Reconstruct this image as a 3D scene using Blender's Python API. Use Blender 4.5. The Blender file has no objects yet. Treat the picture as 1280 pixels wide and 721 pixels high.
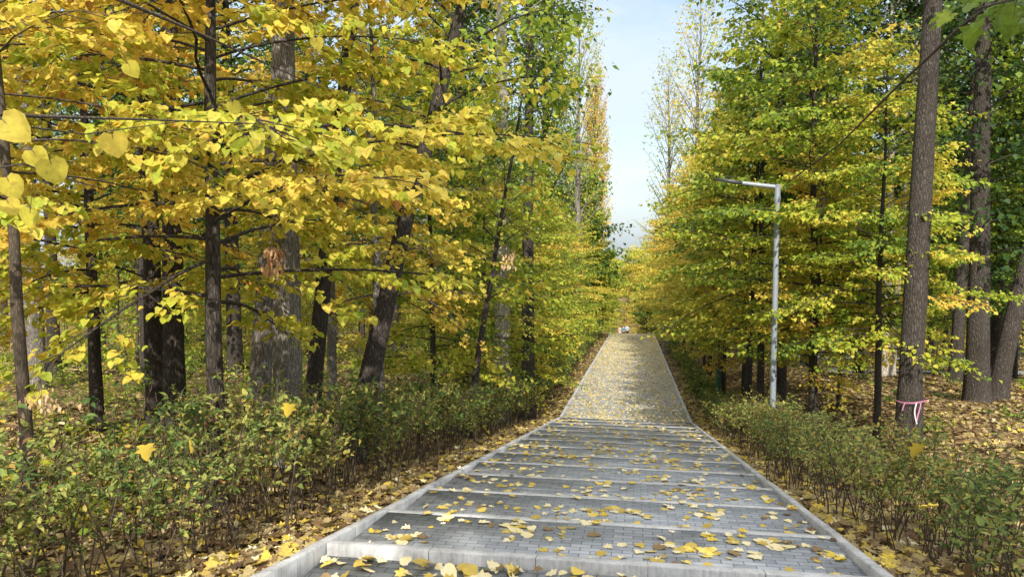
import bpy, math, random
import numpy as np
from mathutils import Vector, Matrix

SC = bpy.context.scene
COL = SC.collection
R = math.radians
rng = np.random.default_rng(11)
random.seed(11)

# ------------------------------------------------------------------ camera
YAW, PITCH, F = R(9.36), R(3.68), 940.0
cam_d = bpy.data.cameras.new('camera')
cam = bpy.data.objects.new('camera', cam_d); COL.objects.link(cam)
cam_d.sensor_width = 36.0
cam_d.lens = F / 1280 * 36
cam_d.clip_start = 0.05; cam_d.clip_end = 3000
CAMZ = 1.6
cam.location = (0, 0, CAMZ)
cam.rotation_euler = (R(90) - PITCH, 0, YAW)
SC.camera = cam
FWD = np.array([-math.sin(YAW), math.cos(YAW), 0.0]); RGT = np.array([math.cos(YAW), math.sin(YAW), 0.0])

def at(px, py, d):
    """world point seen at photo pixel (1280 wide) at horizontal camera distance d"""
    a = (px - 640) / F; b = -(py - 360.5) / F
    hf = math.cos(PITCH) + b * math.sin(PITCH); up = b * math.cos(PITCH) - math.sin(PITCH)
    k = d / hf
    p = FWD * d + RGT * (a * k)
    return np.array([p[0], p[1], CAMZ + up * k])

# ------------------------------------------------------------------ ground heights
UC, HW = -0.35, 2.48
S0, TREAD, NST, SL = 6.42, 1.68, 14, 0.1816
VK = S0 + TREAD * (NST - 1)            # foot of the stairs
VC = 86.6                              # crest
def zk(v):
    v = np.asarray(v, float)
    a = -SL * v
    b = -SL * VK - 0.067 * (v - VK)
    c = -SL * VK - 0.067 * (VC - VK) - 0.19 * (v - VC)
    e = -SL * VK - 0.067 * (VC - VK) - 0.19 * 30 - 0.01 * (v - VC - 30)
    z = np.where(v < VK, a, np.where(v < VC, b, np.where(v < VC + 30, c, e)))
    return np.where(v < -8, SL * 8, z)
FV = np.array([-400, -12, 0, 6, 10, 22, 60, 90, 130, 220, 700.])
FZ = np.array([1.8, 1.4, -0.15, -1.15, -1.6, -2.95, -6.9, -9.8, -13.5, -16, -18.])
def zf(v): return np.interp(v, FV, FZ)
def ground(u, v):
    u = np.asarray(u, float); v = np.asarray(v, float)
    d = np.abs(u - UC) - HW
    s = np.clip((d - 1.5) / 3.4, 0, 1); s = s * s * (3 - 2 * s)
    bump = 0.05 * np.sin(u * 1.3 + v * .4) * np.sin(v * 1.1 - u * .3) + 0.03 * np.sin(u * 2.9 + 1) * np.sin(v * 2.3) + .15 * np.sin(u * .21 + 2) * np.sin(v * .17)
    m = zk(v) - 0.07 + 0.015 * np.sin(v * 5) * np.sin(u * 7)
    z = m * (1 - s) + (zf(v) + bump) * s
    return np.where(d < 0.0, zk(v) - 0.6, z)
def gz(u, v): return float(ground(u, v))

# ------------------------------------------------------------------ materials
def mat(name):
    m = bpy.data.materials.new(name); m.use_nodes = True
    nt = m.node_tree; nt.nodes.clear()
    return m, nt, nt.nodes, nt.links
def ramp(nd, stops):
    r = nd.new('ShaderNodeValToRGB'); e = r.color_ramp.elements
    while len(e) > 1: e.remove(e[0])
    e[0].position = stops[0][0]; e[0].color = (*stops[0][1], 1)
    for p, c in stops[1:]:
        x = e.new(p); x.color = (*c, 1)
    return r
def noise(nd, lk, vec, scale, detail=4, rough=.6):
    n = nd.new('ShaderNodeTexNoise'); n.inputs['Scale'].default_value = scale
    n.inputs['Detail'].default_value = detail; n.inputs['Roughness'].default_value = rough
    if vec is not None: lk.new(vec, n.inputs['Vector'])
    return n

LEAF_STOPS = [(0.0, (.022, .055, .014)), (.2, (.055, .115, .018)), (.36, (.22, .31, .03)), (.50, (.42, .45, .04)),
              (.64, (.69, .54, .08)), (.8, (.70, .45, .07)), (.9, (.55, .26, .045)), (1.0, (.26, .13, .05))]
def leaf_mat(name, stops=LEAF_STOPS, trans=.42, rough=.55, spec=.3):
    m, nt, nd, lk = mat(name)
    out = nd.new('ShaderNodeOutputMaterial')
    a = nd.new('ShaderNodeAttribute'); a.attribute_name = 'tint'
    oi = nd.new('ShaderNodeObjectInfo')
    sep = nd.new('ShaderNodeSeparateColor'); lk.new(oi.outputs['Color'], sep.inputs[0])
    s1 = nd.new('ShaderNodeMath'); s1.operation = 'ADD'
    lk.new(a.outputs['Fac'], s1.inputs[0]); lk.new(sep.outputs[0], s1.inputs[1])
    s2 = nd.new('ShaderNodeMath'); s2.operation = 'SUBTRACT'; s2.inputs[1].default_value = 0.5; s2.use_clamp = True
    lk.new(s1.outputs[0], s2.inputs[0])
    r = ramp(nd, stops); lk.new(s2.outputs[0], r.inputs[0])
    # a little mottling across each blade
    tc = nd.new('ShaderNodeTexCoord')
    n = noise(nd, lk, tc.outputs['Object'], 38, 3)
    hs = nd.new('ShaderNodeHueSaturation'); lk.new(r.outputs[0], hs.inputs['Color'])
    mr = nd.new('ShaderNodeMapRange'); mr.inputs[1].default_value = .3; mr.inputs[2].default_value = .7
    mr.inputs[3].default_value = .72; mr.inputs[4].default_value = 1.22
    lk.new(n.outputs['Fac'], mr.inputs[0]); lk.new(mr.outputs[0], hs.inputs['Value'])
    n2 = noise(nd, lk, tc.outputs['Object'], 55, 2)
    sr = ramp(nd, [(.60, (0, 0, 0)), (.70, (.75, .75, .75))]); lk.new(n2.outputs['Fac'], sr.inputs[0])
    sp_ = nd.new('ShaderNodeMix'); sp_.data_type = 'RGBA'; lk.new(sr.outputs[0], sp_.inputs[0]); lk.new(hs.outputs[0], sp_.inputs[6])
    dk = nd.new('ShaderNodeMix'); dk.data_type = 'RGBA'; dk.blend_type = 'MULTIPLY'; dk.inputs[0].default_value = 1; lk.new(hs.outputs[0], dk.inputs[6]); dk.inputs[7].default_value = (.72, .60, .7, 1)
    lk.new(dk.outputs[2], sp_.inputs[7])
    p = nd.new('ShaderNodeBsdfPrincipled'); p.inputs['Roughness'].default_value = rough
    p.inputs['Specular IOR Level'].default_value = spec
    lk.new(sp_.outputs[2], p.inputs['Base Color'])
    t = nd.new('ShaderNodeBsdfTranslucent'); lk.new(sp_.outputs[2], t.inputs['Color'])
    mx = nd.new('ShaderNodeMixShader'); mx.inputs[0].default_value = trans
    lk.new(p.outputs[0], mx.inputs[1]); lk.new(t.outputs[0], mx.inputs[2]); lk.new(mx.outputs[0], out.inputs[0])
    return m
def bark_mat(name, dark, light, vs=(9, 9, 2.0), bump=1.0, moss=0):
    m, nt, nd, lk = mat(name)
    out = nd.new('ShaderNodeOutputMaterial'); p = nd.new('ShaderNodeBsdfPrincipled'); p.inputs['Roughness'].default_value = .9
    p.inputs['Specular IOR Level'].default_value = .2
    tc = nd.new('ShaderNodeTexCoord'); mp = nd.new('ShaderNodeMapping'); mp.inputs['Scale'].default_value = vs
    lk.new(tc.outputs['Object'], mp.inputs[0])
    n0 = noise(nd, lk, mp.outputs[0], 1.2, 3)
    vm = nd.new('ShaderNodeVectorMath'); vm.operation = 'MULTIPLY_ADD'; vm.inputs[1].default_value = (.9, .9, .9)
    lk.new(n0.outputs['Color'], vm.inputs[0]); lk.new(mp.outputs[0], vm.inputs[2])
    v = nd.new('ShaderNodeTexVoronoi'); v.feature = 'DISTANCE_TO_EDGE'; v.inputs['Scale'].default_value = 3.2
    lk.new(vm.outputs[0], v.inputs['Vector'])
    n1 = noise(nd, lk, mp.outputs[0], 5, 6, .7)
    mul = nd.new('ShaderNodeMath'); mul.operation = 'MULTIPLY_ADD'; mul.inputs[1].default_value = 1.6
    lk.new(v.outputs[0], mul.inputs[0]); 
    hn = nd.new('ShaderNodeMath'); hn.operation = 'MULTIPLY'; hn.inputs[1].default_value = .75; lk.new(n1.outputs['Fac'], hn.inputs[0])
    lk.new(hn.outputs[0], mul.inputs[2])
    r = ramp(nd, [(.22, dark), (.55, tuple((a + b) / 2 for a, b in zip(dark, light))), (.95, light)])
    lk.new(mul.outputs[0], r.inputs[0])
    big = noise(nd, lk, tc.outputs['Object'], .9, 3)
    mixc = nd.new('ShaderNodeMix'); mixc.data_type = 'RGBA'; mixc.blend_type = 'MULTIPLY'; mixc.inputs[0].default_value = .5
    rb = ramp(nd, [(.3, (.6, .55, .5)), (.7, (1.25, 1.25, 1.2))]); lk.new(big.outputs['Fac'], rb.inputs[0])
    lk.new(r.outputs[0], mixc.inputs[6]); lk.new(rb.outputs[0], mixc.inputs[7])
    lk.new(mixc.outputs[2], p.inputs['Base Color'])
    b = nd.new('ShaderNodeBump'); b.inputs['Strength'].default_value = bump; b.inputs['Distance'].default_value = .03
    lk.new(mul.outputs[0], b.inputs['Height']); lk.new(b.outputs[0], p.inputs['Normal'])
    lk.new(p.outputs[0], out.inputs[0])
    return m
def simple_mat(name, col, rough=.6, metal=0, nscale=20, var=.25, bump=0.0):
    m, nt, nd, lk = mat(name)
    out = nd.new('ShaderNodeOutputMaterial'); p = nd.new('ShaderNodeBsdfPrincipled')
    p.inputs['Roughness'].default_value = rough; p.inputs['Metallic'].default_value = metal
    tc = nd.new('ShaderNodeTexCoord'); n = noise(nd, lk, tc.outputs['Object'], nscale, 5)
    r = ramp(nd, [(.25, tuple(c * (1 - var) for c in col)), (.75, tuple(min(1, c * (1 + var)) for c in col))])
    lk.new(n.outputs['Fac'], r.inputs[0]); lk.new(r.outputs[0], p.inputs['Base Color'])
    if bump:
        b = nd.new('ShaderNodeBump'); b.inputs['Strength'].default_value = bump; b.inputs['Distance'].default_value = .01
        lk.new(n.outputs['Fac'], b.inputs['Height']); lk.new(b.outputs[0], p.inputs['Normal'])
    lk.new(p.outputs[0], out.inputs[0])
    return m

M_LEAF = leaf_mat('leaf_blades', LEAF_STOPS, .5)
LIT_STOPS = [(0, (.06, .032, .016)), (.2, (.13, .07, .03)), (.4, (.24, .165, .075)), (.55, (.34, .27, .125)), (.7, (.44, .32, .07)), (.85, (.62, .45, .05)), (1, (.72, .63, .40))]
M_LITTER = leaf_mat('fallen_leaf_blades', LIT_STOPS, .15, .7)
M_BARK = bark_mat('grey_bark', (.040, .033, .027), (.33, .30, .26))
M_BARKD = bark_mat('dark_bark', (.012, .010, .008), (.105, .088, .074))
M_BARKP = bark_mat('pale_bark', (.16, .14, .11), (.50, .46, .39), (4, 4, 1.5), .4)
M_TWIG = bark_mat('twig_bark', (.03, .022, .016), (.12, .095, .07), (20, 20, 4), .3)
M_STEM = bark_mat('shrub_stem_bark', (.03, .022, .014), (.15, .115, .075), (30, 30, 6), .3)

def concrete_mat():
    m, nt, nd, lk = mat('concrete')
    out = nd.new('ShaderNodeOutputMaterial'); p = nd.new('ShaderNodeBsdfPrincipled'); p.inputs['Roughness'].default_value = .85
    tc = nd.new('ShaderNodeTexCoord')
    n = noise(nd, lk, tc.outputs['Object'], 3, 8, .7); n2 = noise(nd, lk, tc.outputs['Object'], 90, 3)
    mp = nd.new('ShaderNodeMapping'); mp.inputs['Scale'].default_value = (14, 14, 1); lk.new(tc.outputs['Object'], mp.inputs[0])
    n3 = noise(nd, lk, mp.outputs[0], 3, 4)
    ad = nd.new('ShaderNodeMath'); ad.operation = 'ADD'; lk.new(n.outputs['Fac'], ad.inputs[0])
    a2 = nd.new('ShaderNodeMath'); a2.operation = 'MULTIPLY_ADD'; a2.inputs[1].default_value = .45; lk.new(n2.outputs['Fac'], a2.inputs[0]); lk.new(n3.outputs['Fac'], a2.inputs[2])
    a3 = nd.new('ShaderNodeMath'); a3.operation = 'MULTIPLY'; a3.inputs[1].default_value = .5; lk.new(a2.outputs[0], a3.inputs[0]); lk.new(a3.outputs[0], ad.inputs[1])
    r = ramp(nd, [(.55, (.16, .158, .15)), (.8, (.34, .335, .325)), (1.05, (.47, .465, .455))]); lk.new(ad.outputs[0], r.inputs[0])
    lk.new(r.outputs[0], p.inputs['Base Color'])
    b = nd.new('ShaderNodeBump'); b.inputs['Strength'].default_value = .5; b.inputs['Distance'].default_value = .006
    lk.new(a2.outputs[0], b.inputs['Height']); lk.new(b.outputs[0], p.inputs['Normal']); lk.new(p.outputs[0], out.inputs[0])
    return m
M_CONC = concrete_mat()

def paver_mat():
    m, nt, nd, lk = mat('concrete_pavers')
    out = nd.new('ShaderNodeOutputMaterial'); p = nd.new('ShaderNodeBsdfPrincipled'); p.inputs['Roughness'].default_value = .8
    tc = nd.new('ShaderNodeTexCoord'); br = nd.new('ShaderNodeTexBrick')
    lk.new(tc.outputs['Object'], br.inputs['Vector'])
    br.inputs['Scale'].default_value = 1.0; br.inputs['Brick Width'].default_value = .2; br.inputs['Row Height'].default_value = .1
    br.inputs['Mortar Size'].default_value = .0045; br.inputs['Mortar Smooth'].default_value = .3; br.inputs['Bias'].default_value = 0
    br.inputs['Color1'].default_value = (.20, .215, .24, 1); br.inputs['Color2'].default_value = (.32, .335, .36, 1); br.inputs['Mortar'].default_value = (.075, .072, .066, 1)
    n = noise(nd, lk, tc.outputs['Object'], 1.3, 6, .65); n2 = noise(nd, lk, tc.outputs['Object'], 140, 2)
    r = ramp(nd, [(.28, (.52, .50, .45)), (.45, (.92, .92, .90)), (.7, (1.22, 1.22, 1.2))]); lk.new(n.outputs['Fac'], r.inputs[0])
    mx = nd.new('ShaderNodeMix'); mx.data_type = 'RGBA'; mx.blend_type = 'MULTIPLY'; mx.inputs[0].default_value = 1
    lk.new(br.outputs['Color'], mx.inputs[6]); lk.new(r.outputs[0], mx.inputs[7])
    lk.new(mx.outputs[2], p.inputs['Base Color'])
    inv = nd.new('ShaderNodeMath'); inv.operation = 'MULTIPLY_ADD'; inv.inputs[1].default_value = -1.5; lk.new(br.outputs['Fac'], inv.inputs[0])
    sc = nd.new('ShaderNodeMath'); sc.operation = 'MULTIPLY'; sc.inputs[1].default_value = .35; lk.new(n2.outputs['Fac'], sc.inputs[0]); lk.new(sc.outputs[0], inv.inputs[2])
    b = nd.new('ShaderNodeBump'); b.inputs['Strength'].default_value = .7; b.inputs['Distance'].default_value = .006
    lk.new(inv.outputs[0], b.inputs['Height']); lk.new(b.outputs[0], p.inputs['Normal']); lk.new(p.outputs[0], out.inputs[0])
    return m
M_PAVE = paver_mat()

def ground_mat():
    m, nt, nd, lk = mat('leaf_strewn_soil')
    out = nd.new('ShaderNodeOutputMaterial'); p = nd.new('ShaderNodeBsdfPrincipled'); p.inputs['Roughness'].default_value = .95
    p.inputs['Specular IOR Level'].default_value = .15
    tc = nd.new('ShaderNodeTexCoord')
    n0 = noise(nd, lk, tc.outputs['Object'], 5, 3)
    vm = nd.new('ShaderNodeVectorMath'); vm.operation = 'MULTIPLY_ADD'; vm.inputs[1].default_value = (.18, .18, .18)
    lk.new(n0.outputs['Color'], vm.inputs[0]); lk.new(tc.outputs['Object'], vm.inputs[2])
    v = nd.new('ShaderNodeTexVoronoi'); v.inputs['Scale'].default_value = 11; v.inputs['Randomness'].default_value = 1; lk.new(vm.outputs[0], v.inputs['Vector'])
    sep = nd.new('ShaderNodeSeparateColor'); lk.new(v.outputs['Color'], sep.inputs[0])
    r = ramp(nd, [(0, (.03, .02, .011)), (.3, (.075, .046, .023)), (.55, (.14, .09, .042)), (.75, (.22, .155, .06)), (.9, (.32, .22, .05)), (1, (.34, .26, .14))])
    lk.new(sep.outputs[0], r.inputs[0])
    n = noise(nd, lk, tc.outputs['Object'], .35, 5)
    rg = ramp(nd, [(.42, (0, 0, 0)), (.62, (1, 1, 1))]); lk.new(n.outputs['Fac'], rg.inputs[0])
    mx = nd.new('ShaderNodeMix'); mx.data_type = 'RGBA'; mx.blend_type = 'MULTIPLY'
    f = nd.new('ShaderNodeMath'); f.operation = 'MULTIPLY'; f.inputs[1].default_value = .6; lk.new(rg.outputs[0], f.inputs[0]); lk.new(f.outputs[0], mx.inputs[0])
    lk.new(r.outputs[0], mx.inputs[6]); mx.inputs[7].default_value = (.55, .75, .35, 1)
    lk.new(mx.outputs[2], p.inputs['Base Color'])
    b = nd.new('ShaderNodeBump'); b.inputs['Strength'].default_value = 1; b.inputs['Distance'].default_value = .04
    lk.new(v.outputs['Distance'], b.inputs['Height']); lk.new(b.outputs[0], p.inputs['Normal']); lk.new(p.outputs[0], out.inputs[0])
    return m
M_GROUND = ground_mat()
M_STEEL = simple_mat('galvanised_steel', (.22, .245, .27), .55, .2, 12, .12)
M_LAMPD = simple_mat('dark_lamp_housing', (.05, .052, .055), .5, .3)
M_LENS = simple_mat('lamp_lens', (.6, .6, .58), .25)
M_GREEN = simple_mat('dark_green_paint', (.012, .075, .03), .5)
M_GREYPATH = simple_mat('worn_asphalt', (.20, .20, .195), .9, 0, 6, .25, .2)

# ------------------------------------------------------------------ mesh building
class MB:
    def __init__(s): s.v = []; s.f = []; s.n = 0; s.t = []
    def add(s, verts, faces, tint=None):
        verts = np.asarray(verts, np.float32).reshape(-1, 3)
        s.v.append(verts); s.f += [(np.asarray(faces) + s.n)]; s.n += len(verts)
        if tint is not None: s.t.append(np.broadcast_to(np.asarray(tint, np.float32), (len(verts),)))
    def tube(s, pts, rad, sides=6, cap=True, rough=0.0):
        pts = np.asarray(pts, float); rad = np.asarray(rad, float); n = len(pts)
        tan = np.gradient(pts, axis=0); tan /= np.linalg.norm(tan, axis=1)[:, None] + 1e-9
        ref = np.array([1., 0, 0]) if abs(tan[:, 2]).mean() > .7 else np.array([0, 0, 1.])
        a = np.cross(tan, ref); a /= np.linalg.norm(a, axis=1)[:, None] + 1e-9
        b = np.cross(tan, a)
        th = np.linspace(0, 2 * np.pi, sides, endpoint=False)
        rr = rad[:, None] * np.ones(sides)
        if rough: rr = rr * (1 + rough * rng.normal(size=(1, sides)) * .7 + rough * rng.normal(size=(n, sides)) * .6)
        V = pts[:, None] + rr[..., None] * (a[:, None] * np.cos(th)[None, :, None] + b[:, None] * np.sin(th)[None, :, None])
        i = np.arange(n - 1)[:, None] * sides; j = np.arange(sides)[None]; j2 = (j + 1) % sides
        q = np.stack([i + j, i + j2, i + sides + j2, i + sides + j], -1).reshape(-1, 4)
        s.add(V.reshape(-1, 3), q)
        if cap: s.add(V[-1], [list(range(sides))])
    def box(s, lo, hi):
        x0, y0, z0 = lo; x1, y1, z1 = hi
        v = [(x0, y0, z0), (x1, y0, z0), (x1, y1, z0), (x0, y1, z0), (x0, y0, z1), (x1, y0, z1), (x1, y1, z1), (x0, y1, z1)]
        s.add(v, [(0, 3, 2, 1), (4, 5, 6, 7), (0, 1, 5, 4), (1, 2, 6, 5), (2, 3, 7, 6), (3, 0, 4, 7)])
    def mesh(s, name, material, smooth=False):
        me = bpy.data.meshes.new(name)
        V = np.concatenate(s.v) if s.v else np.zeros((0, 3), np.float32)
        me.vertices.add(len(V)); me.vertices.foreach_set('co', V.ravel())
        idx = np.concatenate([np.asarray(f).ravel() for f in s.f]); cnt = np.concatenate([np.full(len(f), np.asarray(f).shape[1]) for f in s.f])
        me.loops.add(len(idx)); me.loops.foreach_set('vertex_index', idx.astype(np.int32))
        me.polygons.add(len(cnt)); st = np.concatenate([[0], np.cumsum(cnt)[:-1]])
        me.polygons.foreach_set('loop_start', st.astype(np.int32))
        if smooth: me.polygons.foreach_set('use_smooth', np.ones(len(cnt), bool))
        if s.t:
            at_ = me.attributes.new('tint', 'FLOAT', 'POINT'); at_.data.foreach_set('value', np.concatenate(s.t).astype(np.float32))
        me.update(calc_edges=True); me.validate()
        if material: me.materials.append(material)
        return me

def link(name, me, parent=None, loc=None):
    o = bpy.data.objects.new(name, me); COL.objects.link(o)
    if parent: o.parent = parent
    if loc is not None: o.location = loc
    o.color = (.5, .5, .5, 1)
    return o
def tag(o, label=None, cat=None, group=None, kind=None):
    if label: o['label'] = label
    if cat: o['category'] = cat
    if group: o['group'] = group
    if kind: o['kind'] = kind
    return o
def thing(name, loc, label, cat, group=None, rz=0, scale=1):
    o = bpy.data.objects.new(name, None); COL.objects.link(o)
    o.empty_display_size = .2
    o.location = [float(x) for x in loc]; o.rotation_euler = (0, 0, rz); o.scale = (scale,) * 3
    return tag(o, label, cat, group)

# leaf templates: (verts [x across, y along, z lift], faces)
def tpl_heart():
    L = [(0, 0), (-.30, -.10), (-.50, .12), (-.50, .42), (-.28, .78), (0, 1.08)]
    v = [(0, 0, 0), (0, .45, -.03), (0, 1.02, -.16)]
    left = [(-.27, -.12, .05), (-.53, .08, .09), (-.57, .40, .07), (-.36, .76, -.03)]
    right = [(-x, y, z) for x, y, z in left]
    v += left + right
    f = [(0, 1, 3, 3), ]
    tri = [(1, 3, 0), (1, 4, 3), (1, 5, 4), (1, 6, 5), (1, 2, 6), (1, 0, 7), (1, 7, 8), (1, 8, 9), (1, 9, 10), (1, 10, 2)]
    return np.array(v, float), np.array(tri)
def tpl_maple():
    out = [(0, 0, 0), (-.18, -.06, .02), (-.52, .02, .06), (-.34, .22, .03), (-.62, .48, .10), (-.30, .55, .02), (-.26, .82, .05), (0, 1.08, -.04)]
    right = [(-x, y, z + .02) for x, y, z in out[1:-1]]
    v = out + right + [(0, .42, -.03)]
    c = len(v) - 1
    ring = list(range(0, 8)) + [8 + 5 - k for k in range(6)]
    tri = [(c, ring[(k + 1) % len(ring)], ring[k]) for k in range(len(ring))]
    return np.array(v, float), np.array(tri)
def tpl_kite():
    v = [(0, 0, 0), (-.46, .38, .08), (0, 1.05, -.08), (.46, .38, .08)]
    return np.array(v, float), np.array([(0, 2, 1), (0, 3, 2)])
def tpl_oval(w=.24):
    v = [(0, 0, 0), (-w, .3, .05), (-w * .8, .68, .03), (0, 1.0, -.10), (w * .8, .68, .03), (w, .3, .05), (0, .5, -.02)]
    return np.array(v, float), np.array([(6, 1, 0), (6, 2, 1), (6, 3, 2), (6, 4, 3), (6, 5, 4), (6, 0, 5)])
HEART, MAPLE, KITE, OVAL = tpl_heart(), tpl_maple(), tpl_kite(), tpl_oval()

def nrm(a): return a / (np.linalg.norm(a, axis=-1, keepdims=True) + 1e-9)
def put_leaves(mb, tpl, pos, d, n, size, tint):
    """pos/d/n (k,3), size/tint (k,)"""
    V, T = tpl
    d = nrm(d); x = nrm(np.cross(d, n)); z = np.cross(x, d)
    k = len(pos); m = len(V)
    curl = rng.uniform(.2, 2.8, k)[:, None, None]
    W = pos[:, None] + size[:, None, None] * (x[:, None] * V[None, :, 0:1] + d[:, None] * V[None, :, 1:2] + z[:, None] * V[None, :, 2:3] * curl)
    Fc = (T[None] + (np.arange(k) * m)[:, None, None]).reshape(-1, T.shape[1])
    mb.add(W.reshape(-1, 3), Fc, np.repeat(tint, m))

# ------------------------------------------------------------------ tree growth
def grow(seed, H, r0, hb, nb, L, shape='broad', e=(5, 45), droop=25, tw=.24, ls=.085, leaf=.08, tpl=KITE, tint=(.6, .07),
         lean=(0, 0), sides=9, twig_geo=True, wob=.05, bare=0.0, hang=35, lvl=1.0, fork=0, tipstart=.2, barkrough=.05, skip=None, tl=.36, jit=.10, zj=.35):
    g = np.random.default_rng(seed)
    wood, lv = MB(), MB()
    nseg = 14
    t = np.linspace(0, 1, nseg)
    px = lean[0] * t ** 1.15 * H + np.cumsum(g.normal(0, wob, nseg)) * t
    py = lean[1] * t ** 1.15 * H + np.cumsum(g.normal(0, wob, nseg)) * t
    spine = np.stack([px, py, t * H - .15], 1)
    rad = r0 * (1 - t) ** .8 * .93 + r0 * .05
    flare = np.exp(-t * H / .45) * .45
    # densify base for the flare
    tt = np.unique(np.concatenate([[0, .15 / H, .35 / H, .7 / H, 1.2 / H], t]))
    sp2 = np.stack([np.interp(tt, t, spine[:, k]) for k in range(3)], 1)
    wood.tube(sp2, np.interp(tt, t, rad) * (1 + .45 * np.exp(-tt * H / .4)), sides, True, barkrough)
    P, D, N, S, T = [], [], [], [], []
    az0 = g.uniform(0, 6.28)
    for i in range(nb):
        h = (i + g.uniform(.1, .9)) / nb
        z = hb + (H - hb) * h ** .9
        k = z / H
        base = np.array([np.interp(k, t, spine[:, 0]), np.interp(k, t, spine[:, 1]), z - .1])
        az = az0 + i * 2.39996 + g.normal(0, .25)
        if skip is not None and skip(az, h, g): continue
        if shape == 'broad': s = (1 - h) ** .55 * (.75 + .45 * min(1, h * 5))
        elif shape == 'cone': s = (1 - h) ** .8 + .08
        elif shape == 'column': s = .55 + .45 * math.sin(min(1, h * 1.15) * 3.0)
        else: s = math.sin(.35 + h * 2.5) ** .7
        Lb = max(.35, L * s * g.uniform(.65, 1.12))
        el0 = R(e[0] + (e[1] - e[0]) * h + g.normal(0, 7)); dr = R(droop) * g.uniform(.6, 1.3)
        nb_s = max(4, int(Lb / .4) + 2); q = np.linspace(0, 1, nb_s)
        el = el0 - dr * q; aa = az + np.cumsum(g.normal(0, .09, nb_s))
        dv = np.stack([np.cos(el) * np.cos(aa), np.cos(el) * np.sin(aa), np.sin(el)], 1)
        bp = base + np.concatenate([[np.zeros(3)], np.cumsum(dv[:-1] * (Lb / (nb_s - 1)), 0)])
        br = max(.006, min(.3 * np.interp(k, t, rad), .011 * Lb + .004))
        wood.tube(bp, br * (1 - q * .85), 5 if br > .02 else 4, False)
        bt = g.normal(0, tint[1] * 1.1) + tint[0]
        ntw = max(2, int(Lb * (1 - tipstart) / tw))
        for j in range(ntw + 1):
            qq = tipstart + (1 - tipstart) * (j + g.uniform(0, .8)) / (ntw + 1)
            if j == ntw: qq = 1.0
            o = np.array([np.interp(qq, q, bp[:, c]) for c in range(3)])
            ea = np.interp(qq, q, el); ca = np.interp(qq, q, aa)
            side = (1 if j % 2 else -1)
            ta = ca + (0 if j == ntw else side * R(g.uniform(35, 70)))
            te = ea * .6 + R(g.normal(0, 9))
            lt = (tl * Lb * (1 - qq) + .28) * g.uniform(.6, 1.15)
            lt = min(lt, 1.3)
            td = np.array([math.cos(te) * math.cos(ta), math.cos(te) * math.sin(ta), math.sin(te)])
            m = max(2, int(lt / ls * lvl)); f = (np.arange(m) + g.uniform(.2, .8)) / m
            f = np.sqrt(f * .9 + .1)
            tp = o + td * (f * lt)[:, None]; tp[:, 2] -= .12 * lt * f ** 2
            if jit: tp = tp + g.normal(0, jit, (m, 3)) * np.array([1, 1, zj])
            if twig_geo:
                tq = np.array([0, .5, 1.]); w3 = o + td * (tq * lt)[:, None]; w3[:, 2] -= .12 * lt * tq ** 2
                wood.tube(w3, np.array([.0045, .0032, .0018]) * (1 + br * 12), 3, False)
            if bare and g.random() < bare: continue
            sd = np.where(np.arange(m) % 2 == 0, 1, -1)
            la = ta + sd * np.radians(g.uniform(25, 85, m)); la[-1] = ta
            le = -np.radians(np.clip(g.normal(hang, 16, m), -25, 85))
            ld = np.stack([np.cos(le) * np.cos(la), np.cos(le) * np.sin(la), np.sin(le)], 1)
            nn = np.stack([np.sin(-le) * np.cos(la), np.sin(-le) * np.sin(la), np.cos(le)], 1) + g.normal(0, .28, (m, 3))
            P.append(tp + ld * .02); D.append(ld); N.append(nn); S.append(leaf * g.uniform(.45, 1.25, m))
            T.append(np.clip(bt + g.normal(0, tint[1], m) + (g.random(m) < .03) * .25, 0, 1))
    if P: put_leaves(lv, tpl, np.concatenate(P), np.concatenate(D), np.concatenate(N), np.concatenate(S), np.concatenate(T))
    return wood, lv, spine
PROTO = {}
def proto(key, bark, **kw):
    w, l, sp = grow(**kw)
    PROTO[key] = (w.mesh('trunk_mesh', bark, True), l.mesh('crown_mesh', M_LEAF), sp)
def plant_tree(name, key, loc, label, cat='tree', group=None, rz=0, scale=1, tint=0.0, squash=None):
    w, l, sp = PROTO[key]
    o = thing(name, loc, label, cat, group, rz, scale)
    if squash: o.scale = (scale * squash, scale * squash, scale)
    link('trunk', w, o)
    c = link('crown', l, o); c.color = (.5 + tint, .5, .5, 1)
    return o
def base_at(px, d, sink=0.0):
    p = at(px, 470, d); return (p[0], p[1], gz(p[0], p[1]) - sink)

# ------------------------------------------------------------------ SETTING: ground
us = np.unique(np.concatenate([np.linspace(-400, -40, 19), np.linspace(-40, -9, 40), np.linspace(-9, UC - HW - .02, 30), [UC - HW + .06, UC, UC + HW - .06], np.linspace(UC + HW + .02, 9, 30), np.linspace(9, 40, 40), np.linspace(40, 400, 19)]))
vs_ = np.unique(np.concatenate([np.linspace(-300, -12, 10), np.linspace(-12, 40, 131), np.linspace(40, 140, 101), np.linspace(140, 700, 29)]))
U, V = np.meshgrid(us, vs_); Z = ground(U, V)
mb = MB(); nu = len(us)
i = np.arange(len(vs_) - 1)[:, None] * nu; j = np.arange(nu - 1)[None]
mb.add(np.stack([U, V, Z], -1).reshape(-1, 3), np.stack([i + j, i + j + 1, i + nu + j + 1, i + nu + j], -1).reshape(-1, 4))
tag(link('ground', mb.mesh('ground', M_GROUND, True)), kind='structure', label='sloping forest floor strewn with brown leaves', cat='ground')

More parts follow.
